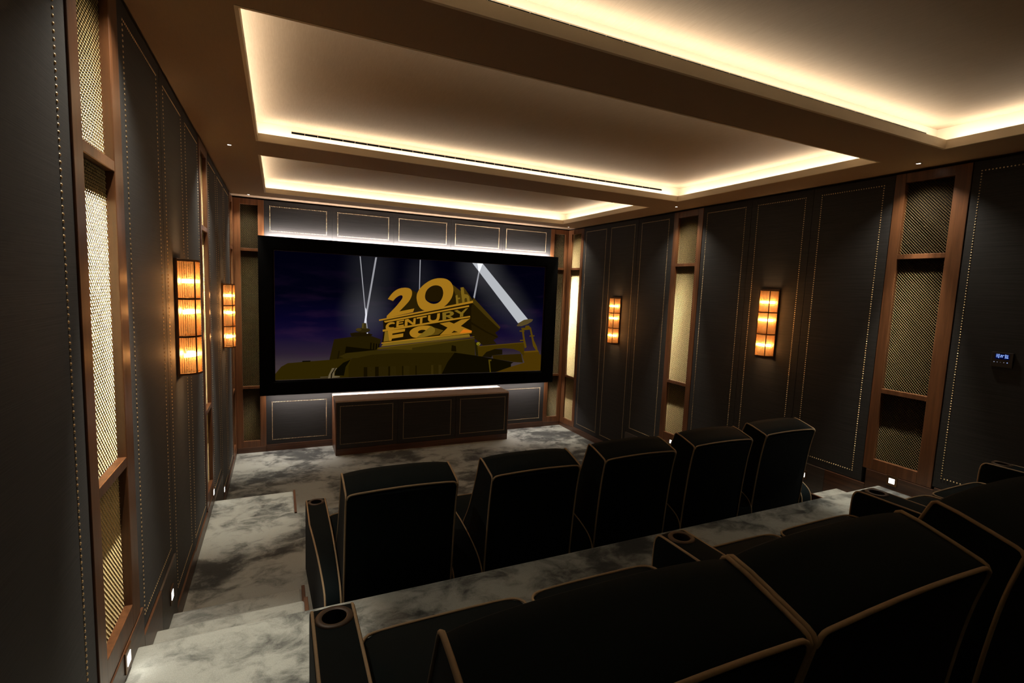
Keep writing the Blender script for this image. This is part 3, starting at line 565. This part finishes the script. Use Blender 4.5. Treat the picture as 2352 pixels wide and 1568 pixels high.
 ('mark',(150,138,22),[(3.654,1.575),(3.654,1.572),(3.653,1.57),(3.652,1.568),(3.651,1.565),(3.649,1.563),(3.648,1.561),(3.646,1.559),(3.644,1.558),(3.642,1.556),(3.639,1.555),(3.637,1.554),(3.634,1.553),(3.631,1.552),(3.628,1.551),(3.625,1.551),(3.623,1.551),(3.62,1.551),(3.617,1.551),(3.614,1.551),(3.611,1.552),(3.608,1.553),(3.605,1.554),(3.603,1.555),(3.6,1.557),(3.598,1.558),(3.596,1.56),(3.594,1.562),(3.592,1.564),(3.59,1.566),(3.589,1.568),(3.588,1.571),(3.587,1.573),(3.586,1.575),(3.586,1.578),(3.586,1.58),(3.586,1.583),(3.587,1.585),(3.587,1.587),(3.588,1.59),(3.589,1.592),(3.591,1.594),(3.592,1.596),(3.594,1.598),(3.596,1.599),(3.598,1.601),(3.601,1.602),(3.603,1.604),(3.606,1.605),(3.609,1.605),(3.612,1.606),(3.615,1.606),(3.618,1.607),(3.621,1.607),(3.624,1.606),(3.626,1.606),(3.629,1.605),(3.632,1.604),(3.635,1.603),(3.638,1.602),(3.64,1.601),(3.642,1.599),(3.645,1.597),(3.647,1.595),(3.648,1.593),(3.65,1.591),(3.651,1.589),(3.652,1.587),(3.653,1.584),(3.654,1.582),(3.654,1.58),(3.654,1.577)],[(3.646,1.578),(3.644,1.571),(3.64,1.565),(3.633,1.561),(3.625,1.558),(3.616,1.558),(3.608,1.561),(3.601,1.566),(3.596,1.572),(3.594,1.579),(3.596,1.586),(3.6,1.592),(3.607,1.597),(3.615,1.599),(3.624,1.599),(3.632,1.596),(3.639,1.592),(3.644,1.585)]),
 ('mark',(165,152,28),[(3.608,1.567),(3.607,1.591),(3.625,1.591),(3.631,1.585),(3.625,1.579),(3.635,1.566),(3.627,1.567),(3.618,1.577),(3.614,1.577),(3.614,1.567)]),
]

sc = thing('projection_screen', 'wide black-framed projection screen showing a golden tower logo under searchlights', 'screen', (W/2, 0, .866))
o0 = Vector(sc.location)
sx0, sx1, sz0, sz1 = .314, 5.082, .866, 3.117
px0, px1, pz0, pz1 = .517, 4.834, 1.080, 2.925
fr = MB(); ch = .03
outer = [(sx0, sz0), (sx1, sz0), (sx1, sz1), (sx0, sz1)]; inner = [(px0-ch, pz0-ch), (px1+ch, pz0-ch), (px1+ch, pz1+ch), (px0-ch, pz1+ch)]; inn = [(px0, pz0), (px1, pz0), (px1, pz1), (px0, pz1)]
vs = [(a-o0.x, y, b_-o0.z) for y, lst in ((-.105, outer), (-.170, outer), (-.170, inner), (-.150, inn), (-.105, inn)) for a, b_ in lst]
fs = [(4*L+k, 4*L+(k+1) % 4, 4*(L+1)+(k+1) % 4, 4*(L+1)+k) for L in range(4) for k in range(4)] + [(16+k, 16+(k+1) % 4, (k+1) % 4, k) for k in range(4)]
fr.add(vs, fs).obj('frame', 'black_velvet', sc, bevel=.002)
MB().box(px0-o0.x-.01, px1-o0.x+.01, -.112, -.105, pz0-o0.z-.01, pz1-o0.z+.01).obj('back_board', 'black_velvet', sc)
su = MB().add([(px0-o0.x, -.140, pz0-o0.z), (px1-o0.x, -.140, pz0-o0.z), (px1-o0.x, -.140, pz1-o0.z), (px0-o0.x, -.140, pz1-o0.z)], [(0, 1, 2, 3)]).obj('screen_surface', 'sky', sc)
M['rim'] = plain('thin_frame_lip', (.045, .030, .026), .5)
rm = MB()
for a in ((px0-.004, px0, pz0, pz1), (px1, px1+.004, pz0, pz1), (px0, px1, pz1, pz1+.004), (px0, px1, pz0-.004, pz0)): rm.box(a[0]-o0.x, a[1]-o0.x, -.152, -.138, a[2]-o0.z, a[3]-o0.z)
rm.obj('inner_lip', 'rim', sc)
kinds = {}
for k, item in enumerate(PICTURE):
    if item[0] == 'beam':
        kinds.setdefault(('light_beam', k), []).append((k, item)); continue
    kinds.setdefault({'beam': 'light_beam', 'side': 'tower_side', 'body': 'tower_side', 'digit': 'lettering', 'letter': 'lettering', 'bar': 'lettering', 'mark': 'lettering', 'building': 'building', 'pedestal': 'pedestal'}[item[0]], []).append((k, item))
for nm, lst in kinds.items():
    if isinstance(nm, tuple): nm = nm[0]
    vs, fs, cols = [], [], []
    for k, item in lst:
        y = -.1403 - .00006*k; loops = [item[2]] + ([item[3]] if len(item) > 3 else [])
        pl = [[Vector((a, 0, b_)) for a, b_ in lp] for lp in loops]; base = len(vs)
        vs += [(p.x-o0.x, y, p.z-o0.z) for lp in pl for p in lp]
        for t3 in tessellate_polygon(pl):
            fs.append(tuple(base+i for i in t3)); cols.append(lin(item[1]))
    me = bpy.data.meshes.new(nm); me.from_pydata(vs, [], fs); me.update(); me.materials.append(M['picture'])
    at = me.attributes.new('tint', 'FLOAT_COLOR', 'CORNER')
    for p in me.polygons:
        for li in p.loop_indices: at.data[li].color = (*cols[p.index], 1)
    use(me, nm, su)
# strips of light hidden behind the screen, washing the wall above and below it
strip('screen_back_light', (.42, -.080, 2.95), (4.98, -.080, 2.95), .012, SCREEN_W*.9, NEUTRAL, (0, .2, 1))
strip('screen_back_light', (.42, -.085, 3.085), (4.98, -.085, 3.085), .012, SCREEN_W*1.5, NEUTRAL, (0, 1, .15), 140)
strip('screen_back_light', (.42, -.088, .885), (4.98, -.088, .882), .012, SCREEN_W*.6, NEUTRAL, (0, -.35, -1))

# media cabinet
cb = thing('media_cabinet', 'long dark low cabinet with studded fabric doors under the screen', 'cabinet', (2.6735, -.531, 0))
cx = 2.6735; X0, X1, D = 1.299-cx, 4.048-cx, .531
MB().box(X0+.012, X1-.012, .010, D-.012, .10, .79).obj('body', 'dark_wood', cb, bevel=.003)
MB().box(X0, X1, 0, D-.012, .79, .819).obj('top', stretched('lacquered_wood_backlit_tone', (.36, .27, .22), (.46, .35, .29), (2, 30, 30), .3, .0002), cb, bevel=.004)  # pale tone puts the screen back light's brightness into the wood colour
MB().box(X0+.004, X1-.004, .004, D-.012, 0, .098).obj('plinth', 'walnut_h', cb, bevel=.003)
MB().box(X0+.001, X0+.014, .002, D-.014, .10, .79).obj('side_panel', 'walnut', cb, bevel=.002)
MB().box(X1-.014, X1-.001, .002, D-.014, .10, .79).obj('side_panel', 'walnut', cb, bevel=.002)
for a, b_, s0, s1 in ((1.315, 2.195, 1.365, 2.120), (2.199, 3.116, 2.284, 3.038), (3.120, 4.032, 3.197, 3.980)):
    d = MB().box(a-cx, b_-cx, -.002, .018, .102, .787).obj('door', 'fabric', cb, bevel=.003)
    studs('nailhead_trim', near_rect(s0-cx, s1-cx, .170, .734), lambda a_, z, o: (a_, -.002-o, z), d)

# downlights
def downlight(x, y, label):
    t = thing('downlight', label, 'ceiling light', (x, y, H))
    MB().lathe([(.015, -.0005), (.024, -.0005), (.024, -.003), (.020, -.0045), (.015, -.002), (.015, -.0005)], 24).obj('trim_ring', 'steel', t, smooth=40)
    MB().lathe([(.0001, -.0018), (.0145, -.0018), (.015, -.0012)], 20).obj('lens', 'lamp_white', t)
    light('spot', 'SPOT', (x, y, H-.012), SPOT_W, SPOTC, (0.0, 0, -1), spot_size=R(37), spot_blend=.9, shadow_soft_size=.012)
    light('spot_spill', 'SPOT', (x, y, H-.012), SPILL_W, SPOTC, (0.0, 0, -1), spot_size=R(112), spot_blend=1.0, shadow_soft_size=.012)
downlight(.200, -2.96, 'small bright downlight in the dark ceiling border over the left aisle')
downlight(.213, -.24, 'tiny downlight in the ceiling at the left screen corner')
downlight(5.150, -2.96, 'small downlight in the ceiling over the middle mesh column on the right')
downlight(5.190, -5.60, 'larger downlight in the ceiling over the nearest right mesh column')
downlight(5.178, -.30, 'tiny downlight in the ceiling at the right screen corner')
downlight(.200, -5.65, 'downlight over the nearest left mesh column, above the frame')

# step lights low on both side walls
def step_light(side, y, z, label):
    fn = side_fn(side); x = .010 if side == 'L' else W-.010; s = 1 if side == 'L' else -1
    t = thing('step_light', label, 'step light', (x, y, z))
    MB().box(min(0, s*.005), max(0, s*.005), -.042, .042, -.045, .045).obj('faceplate', 'bronze', t, bevel=.0015)
    MB().box(min(s*.0045, s*.0065), max(s*.0045, s*.0065), -.022, .022, -.024, .020).obj('lens', 'step_lit', t)
    light('step_glow', 'AREA', (x+s*.012, y, z-.004), STEP_W, SPOTN, (s*1, 0, -.5), shape='SQUARE', size=.04)
for side, rows in (('L', ((-1.90, .215, 'white step light at the foot of the left wall nearest the screen'), (-2.83, .555, 'small white step light under the left middle mesh column'),
                          (-4.79, .735, 'white step light on the left wall beside the aisle treads'), (-5.66, .99, 'white step light under the nearest left mesh column'))),
                   ('R', ((-1.90, .215, 'white step light low on the right wall near the screen'), (-2.95, .555, 'white step light at the foot of the right middle mesh column'),
                          (-4.81, .775, 'white step light on the right wall behind the front row'), (-5.60, 1.00, 'white step light under the nearest right mesh column')))):
    for y, z, lab in rows: step_light(side, y, z, lab)

# crystal wall lamps
def make_sconce():
    """local frame: wall face at x = 0, lamp bulging to +x, centre height 0; .70 high"""
    t = thing('wall_lamp', '', 'wall lamp', (0, 0, 0), 'crystal wall lamps')
    hh, a, d = .35, .098, .105
    MB().box(0, .018, -a-.006, a+.006, -hh-.012, hh+.012).obj('back_plate', 'bronze', t, bevel=.003)
    arc = lambda k, n, s=1.: (.016+d*s*math.sin(PI*k/n), -a*s*math.cos(PI*k/n))
    n = 24
    for z in (-hh, -hh/3, hh/3, hh):
        mb = MB(); o_ = [arc(k, n, 1.03) for k in range(n+1)]; i_ = [arc(k, n, .90) for k in range(n+1)]
        mb.prism(o_ + i_[::-1], lambda p, q: (p[0], p[1], q), z-.006, z+.006)
        mb.obj('band', 'bronze', t)
    for kp in (7, 17):
        px = arc(kp, n, 1.015)
        MB().box(px[0]-.004, px[0]+.004, px[1]-.004, px[1]+.004, -hh, hh).obj('post', 'bronze', t, bevel=.001)
    for j, (z0, z1) in enumerate(((-hh+.006, -hh/3-.006), (-hh/3+.006, hh/3-.006), (hh/3+.006, hh-.006))):
        mb = MB(); kk = 27
        for k in range(kk):
            u = (k+.5)/kk; x, y = arc(u*n, n, .965); 
            mb.prism([(x+.0046*math.cos(q), y+.0046*math.sin(q)) for q in [2*PI*i/6 for i in range(6)]], lambda p, q: (p[0], p[1], q), z0, z1)
        stuff(mb.obj('glass_rods', 'glass', t, smooth=80))
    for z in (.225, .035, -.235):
        b_ = MB().tube([arc(k, n, .74)+(z,) for k in range(2, n-1)], .0115, 10)   # bulb stretched round the tier, shaped to stand in for the rods spreading light
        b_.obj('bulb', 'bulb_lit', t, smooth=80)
    return t
s0 = make_sconce()
first = True
for x, y, z, rz, lab in ((0, -4.265, 2.262, 0, 'largest crystal wall lamp on the left wall, nearer the camera'),
                         (0, -1.53, 2.095, 0, 'second crystal wall lamp on the left wall, close to the screen'),
                         (W, -4.255, 2.262, PI, 'crystal wall lamp on the right wall behind the front row, the nearer one'),
                         (W, -1.56, 2.095, PI, 'smaller crystal wall lamp on the right wall towards the screen')):
    t = s0 if first else clone(s0); first = False
    t.location = (x, y, z); t.rotation_euler.z = rz; t['label'] = lab

# room controller
M['lcd'] = glow('controller_glyphs_blue_white', (.28, .42, 1.0), 1.6); M['lcd_dim'] = glow('controller_icons_dim', (.30, .33, .42), .8); M['lcd_back'] = glow('controller_backlight', (.0, .002, .03), 1.)
rc = thing('room_controller', 'small black room controller with blue lit display on the right wall', 'thermostat', (W, -6.205, 2.145))
MB().box(-.014, 0, -.062, .062, -.055, .055).obj('housing', 'black', rc, bevel=.003)
sg = MB().box(-.0150, -.0142, -.040, .040, .005, .043).obj('display', 'lcd_back', rc)
def glyph(boxes, mat, name):      # in display coordinates: u to the right as seen, v up, in mm
    mb = MB()
    for u0, v0, u1, v1 in boxes: mb.box(-.0156, -.0151, -u1*.001, -u0*.001, v0*.001, v1*.001)
    return mb.obj(name, mat, rc)
two = [(-11, 34, -3, 36), (-5, 28, -3, 36), (-11, 26, -3, 28), (-11, 20, -9, 28), (-11, 19, -3, 21)]
one = [(0, 20, 2.4, 36), (-1.5, 33, 0, 35), (-1, 19, 4, 21)]
deg = [(6, 34, 11, 36), (6, 31, 7.6, 36), (9.6, 31, 11, 36)]
lft = [(-34, 38, -18, 40), (-34, 31, -22, 33), (-34, 25, -22, 27), (-34, 18, -18, 20), (-19, 12, -16.5, 42)]
rgt = [(16.5, 12, 19, 42), (19, 36, 34, 38), (21, 29, 34, 31), (21, 22, 34, 24), (24, 14, 30, 20), (31, 16, 36, 18)]
glyph(two+one+deg, 'lcd', 'digits'); glyph(lft[:4], 'lcd', 'menu_bars'); glyph(lft[4:], 'lcd', 'divider_line'); glyph(rgt[:1], 'lcd', 'divider_line'); glyph(rgt[1:], 'lcd', 'menu_bars')
for u, wd in ((-42, 7), (-24, 5), (-6, 3), (13, 5), (32, 6)):
    mb = MB(); mb.prism([(u+wd*.5*math.cos(2*PI*k/10), -18+wd*.5*math.sin(2*PI*k/10)) for k in range(10)], lambda p, q: (q, -p[0]*.001, p[1]*.001), -.0146, -.0141)
    mb.obj('icon', 'lcd_dim' if u < 30 else 'lcd', rc)

# ------------------------------------------------------------------ cinema armchairs
# local frame: x to the right across the seat (0..BW back width), y towards the screen (0 at the front edge of the back's top), z up from the floor
BW = .605
def resample(pts, n):
    L = [0]
    for a, b_ in zip(pts, pts[1:]): L.append(L[-1]+math.dist(a, b_))
    out = []
    for i in range(n):
        s = L[-1]*i/(n-1); k = 0
        while k < len(L)-2 and L[k+1] < s: k += 1
        u = (s-L[k])/max(1e-9, L[k+1]-L[k]); out.append(tuple(p+(q-p)*u for p, q in zip(pts[k], pts[k+1])))
    return out
def smooth_curve(pts, it=2):
    for _ in range(it):
        o = [pts[0]]
        for a, b_ in zip(pts, pts[1:]):
            o.append(tuple(p*.75+q*.25 for p, q in zip(a, b_))); o.append(tuple(p*.25+q*.75 for p, q in zip(a, b_)))
        o.append(pts[-1]); pts = o
    return pts
FRONT = smooth_curve([(.30, .40), (.275, .50), (.17, .64), (.085, .82), (.035, .95), (.004, 1.030)])
TOPL = [(-.002, 1.043), (-.012, 1.049), (-.06, 1.040), (-.13, 1.020), (-.185, 1.003), (-.196, .997)]
REAR = smooth_curve([(-.202, .985), (-.172, .85), (-.145, .62), (-.125, .38), (-.105, .13)])
def make_back():
    prof = FRONT + TOPL + REAR + [(.22, .13), (.28, .30)]
    nf, nt_ = len(FRONT), len(TOPL); secs = 17; vs = []; fs = []; n = len(prof)
    for i in range(secs):
        u = i/(secs-1); e = abs(2*u-1); edge = e**10
        x = BW*u
        for k, (y, z) in enumerate(prof):
            crown = (1-e**2.6)
            if k < nf-4: y2 = y + .018*crown*(k/nf); z2 = z
            elif k < nf+nt_-1: y2 = y; z2 = z + .016*crown - .004*edge
            else: y2 = y - .010*crown; z2 = z
            vs.append((x, y2, z2))
    for i in range(secs-1):
        for k in range(n): fs.append((i*n+k, i*n+(k+1) % n, (i+1)*n+(k+1) % n, (i+1)*n+k))
    fs.append(tuple(range(n))); fs.append(tuple((secs-1)*n+k for k in range(n))[::-1])
    return MB().add(vs, fs)
def back_piping():
    mb = MB(); line = [(y, z) for y, z in FRONT+TOPL+REAR]
    for x in (.0012, BW-.0012): mb.tube([(x, y, z) for y, z in line], .0054, 8)
    cr = [(.004, -.200, .975)] + [(.004+.028*(1-math.cos(a)), -.203, .972+.028*math.sin(a)) for a in (.4, .8, 1.2, 1.57)]
    cr += [(BW*u, -.205, 1.000+.010*(1-(2*u-1)**2)) for u in (.1, .25, .4, .5, .6, .75, .9)]
    cr += [(BW-p[0], p[1], p[2]) for p in cr[4::-1]]
    mb.tube(cr, .0054, 8)
    return mb
def rounded_box(x0, x1, y0, y1, z0, z1, puff=.012, n=9):
    """upholstered block: top and front gently domed"""
    vs = []; fs = []
    for j in range(n):
        for i in range(n):
            u, v = i/(n-1), j/(n-1); du, dv = 1-abs(2*u-1)**3, 1-abs(2*v-1)**3
            kc = max(0, abs(2*u-1)-.74)/.26*max(0, v-.86)/.14*(.017 if z1 > .35 else 0)
            vs.append((x0+(x1-x0)*u + (kc if u < .5 else -kc), y0+(y1-y0)*v - kc, z1+puff*du*dv - .010*(1-du)**6 - .010*(1-dv)**6))
    for j in range(n-1):
        for i in range(n-1): a = j*n+i; fs.append((a, a+1, a+n+1, a+n))
    ring = [i for i in range(n)] + [n*(j+1)-1 for j in range(1, n)] + [n*n-2-i for i in range(n-1)] + [n*(n-2-j) for j in range(n-2)]
    base = len(vs)
    for r_ in ring: vs.append((vs[r_][0], vs[r_][1], z0))
    m_ = len(ring)
    for k in range(m_): fs.append((ring[k], base+k, base+(k+1) % m_, ring[(k+1) % m_]))
    fs.append(tuple(base+k for k in range(m_))[::-1])
    return MB().add(vs, fs)
ARM_TOP = smooth_curve([(.925, .02), (.925, .30), (.925, .50), (.905, .543), (.86, .545), (.60, .545), (.34, .540), (.10, .505), (-.06, .455), (-.125, .405), (-.145, .33), (-.145, .02)], 2)
def make_arm(w_, taper=0.):
    """arm block from x = 0 to w_ with a cup well near its front"""
    secs = [0, .008, .03, w_*.5, w_-.03, w_-.008, w_]; ins = [.006, .001, 0, -.002, 0, .001, .006]
    vs = []; fs = []; n = len(ARM_TOP)
    for x, q in zip(secs, ins):
        for y, z in ARM_TOP:
            k = max(0., min(1., (.5-y)/.6))*taper
            yy = y - q*(1 if y > .9 else 0) + q*(1 if y < -.13 else 0)
            vs.append((x + k*(1-x/w_), yy, z - (q if z > .3 else 0)))
    for i in range(len(secs)-1):
        for k in range(n): fs.append((i*n+k, i*n+(k+1) % n, (i+1)*n+(k+1) % n, (i+1)*n+k))
    fs.append(tuple(range(n))); fs.append(tuple((len(secs)-1)*n+k for k in range(n))[::-1])
    o = MB().add(vs, fs).obj('arm', 'velvet')
    import bmesh
    for_cut = MB(); for_cut.lathe([(.0001, .46), (.041, .46), (.041, .60), (.0001, .60)], 28, w_/2, .835)
    cut = for_cut.obj('cup_cut', 'black')
    bmc = bmesh.new(); bmc.from_mesh(cut.data); bmesh.ops.remove_doubles(bmc, verts=bmc.verts, dist=.0005); bmesh.ops.recalc_face_normals(bmc, faces=bmc.faces); bmc.to_mesh(cut.data); bmc.free()
    bmc = bmesh.new(); bmc.from_mesh(o.data); bmesh.ops.recalc_face_normals(bmc, faces=bmc.faces); bmc.to_mesh(o.data); bmc.free()
    md = o.modifiers.new('well', 'BOOLEAN'); md.object = cut; md.operation = 'DIFFERENCE'; md.solver = 'EXACT'
    dg = bpy.context.evaluated_depsgraph_get(); me = bpy.data.meshes.new_from_object(o.evaluated_get(dg))
    bpy.data.objects.remove(o); bpy.data.objects.remove(cut)
    me.shade_smooth(); me.set_sharp_from_angle(angle=R(38)); me.name = 'arm'
    me.materials.clear(); me.materials.append(M['velvet'])
    pm = MB()
    top = ARM_TOP[1:-1]
    for x in (.0068, w_-.0068):
        pth = []
        for y, z in top:
            k = max(0., min(1., (.5-y)/.6))*taper
            pth.append((x + k*(1-x/w_), y, z-.004))
        pm.tube(pth, .0058, 7)
    pme = pm.mesh('piping', 60); pme.materials.append(M['piping'])
    rg = MB().lathe([(.036, .5395), (.036, .549), (.041, .5515), (.052, .5505), (.056, .546), (.056, .540)], 32, w_/2, .835)
    rme = rg.mesh('cup_ring', 50); rme.materials.append(M['cupring'])
    wl_ = MB().lathe([(.0001, .475), (.038, .475), (.040, .479), (.040, .5455), (.0375, .5455), (.0375, .482), (.0001, .480)], 28, w_/2, .835)
    wme = wl_.mesh('cup_well', 50); wme.materials.append(M['black'])
    return me, pme, rme, wme
M['cupring'] = plain('dark_bronze_cup_ring', (.045, .027, .015), .5, .3)
back_me = make_back().mesh('backrest', 50); back_me.materials.append(M['velvet'])
bpip_me = back_piping().mesh('piping', 60); bpip_me.materials.append(M['piping'])
cush = rounded_box(.004, BW-.004, .12, .915, .30, .415, .014); cush_me = cush.mesh('seat_cushion', 50); cush_me.materials.append(M['velvet'])
cp = MB(); rr = .05; y1 = .912
pts = [(.010, .15, .4035), (.010, y1-rr-.02, .4035)] + [(.010+rr*(1-math.cos(a)), y1-rr+rr*math.sin(a), .4035) for a in (.3, .7, 1.1, 1.5)] + [(BW*u, y1+.001, .4045+.0035*(1-(2*u-1)**2)) for u in (.2, .35, .5, .65, .8)]
pts += [(BW-p[0], p[1], p[2]) for p in pts[5::-1]]
cp.tube(pts, .0055, 7); cpip_me = cp.mesh('piping', 60); cpip_me.materials.append(M['piping'])
base_me = MB().box(.006, BW-.006, -.09, .90, .02, .30).mesh('base'); base_me.materials.append(M['velvet'])
foot_me = MB().box(.02, BW-.02, -.07, .87, 0, .02).mesh('plinth'); foot_me.materials.append(M['black'])
rest = rounded_box(.02, BW-.02, .90, .935, .06, .29, .0); rest_me = rest.mesh('footrest', 40); rest_me.materials.append(M['velvet'])
ARMS = {}
def armchair(x, y, z, label, group, arms, name='cinema_armchair'):
    t = thing(name, label, 'armchair', (x, y, z), group)
    b_ = use(back_me, 'backrest', t); use(bpip_me, 'piping', b_)
    c_ = use(cush_me, 'seat_cushion', t); use(cpip_me, 'piping', c_)
    use(base_me, 'base', t); use(foot_me, 'plinth', t); use(rest_me, 'footrest', t)
    for ax, w_, tp in arms:
        key = (round(w_, 3), tp)
        if key not in ARMS: ARMS[key] = make_arm(w_, tp)
        me, pm, rg, wl_ = ARMS[key]
        a = use(me, 'arm', t, (ax, 0, 0)); use(pm, 'piping', a); use(rg, 'cup_ring', a); use(wl_, 'cup_well', a)
    return t
FY, RY = -5.18, -7.243
pos = ['leftmost armchair of the front row, beside the left aisle', 'second armchair from the left in the front row',
       'middle armchair of the front row, dark green velvet with beige piping', 'fourth armchair from the left in the front row',
       'rightmost armchair of the front row, nearest the right wall']
for i in range(5):
    x = .873 + .812*i
    arms = [(-.143, .135, .045)] if i == 0 else [(-.200, .192, 0.)]
    if i == 4: arms.append((BW+.008, .135, 0.))
    armchair(x, (-5.19, -5.195, -5.17, -5.135, -5.095)[i], P1, pos[i], 'front row of dark velvet armchairs', arms)
rear = [(.80, 'nearest dark armchair, large at the bottom of the frame, left end of the back row', [(-.143, .133, 0.)]),
        (1.441, 'back-row armchair just right of the nearest one, left of the first shared arm', []),
        (2.243, 'third armchair of the back row, right of the first shared arm with cup holder', [(-.154, .144, 0.)]),
        (2.881, 'fourth armchair of the back row, at the right edge of the photo', []),
        (3.675, 'fifth armchair of the back row, right of the second shared arm, edge of frame', [(-.149, .139, 0.)]),
        (4.314, 'last armchair at the right end of the back row, mostly out of frame', [(BW+.008, .140, 0.)])]
for x, lab, arms in rear:
    armchair(x, RY, P2, lab, 'back row of dark velvet armchairs', arms).scale.x = 1.04
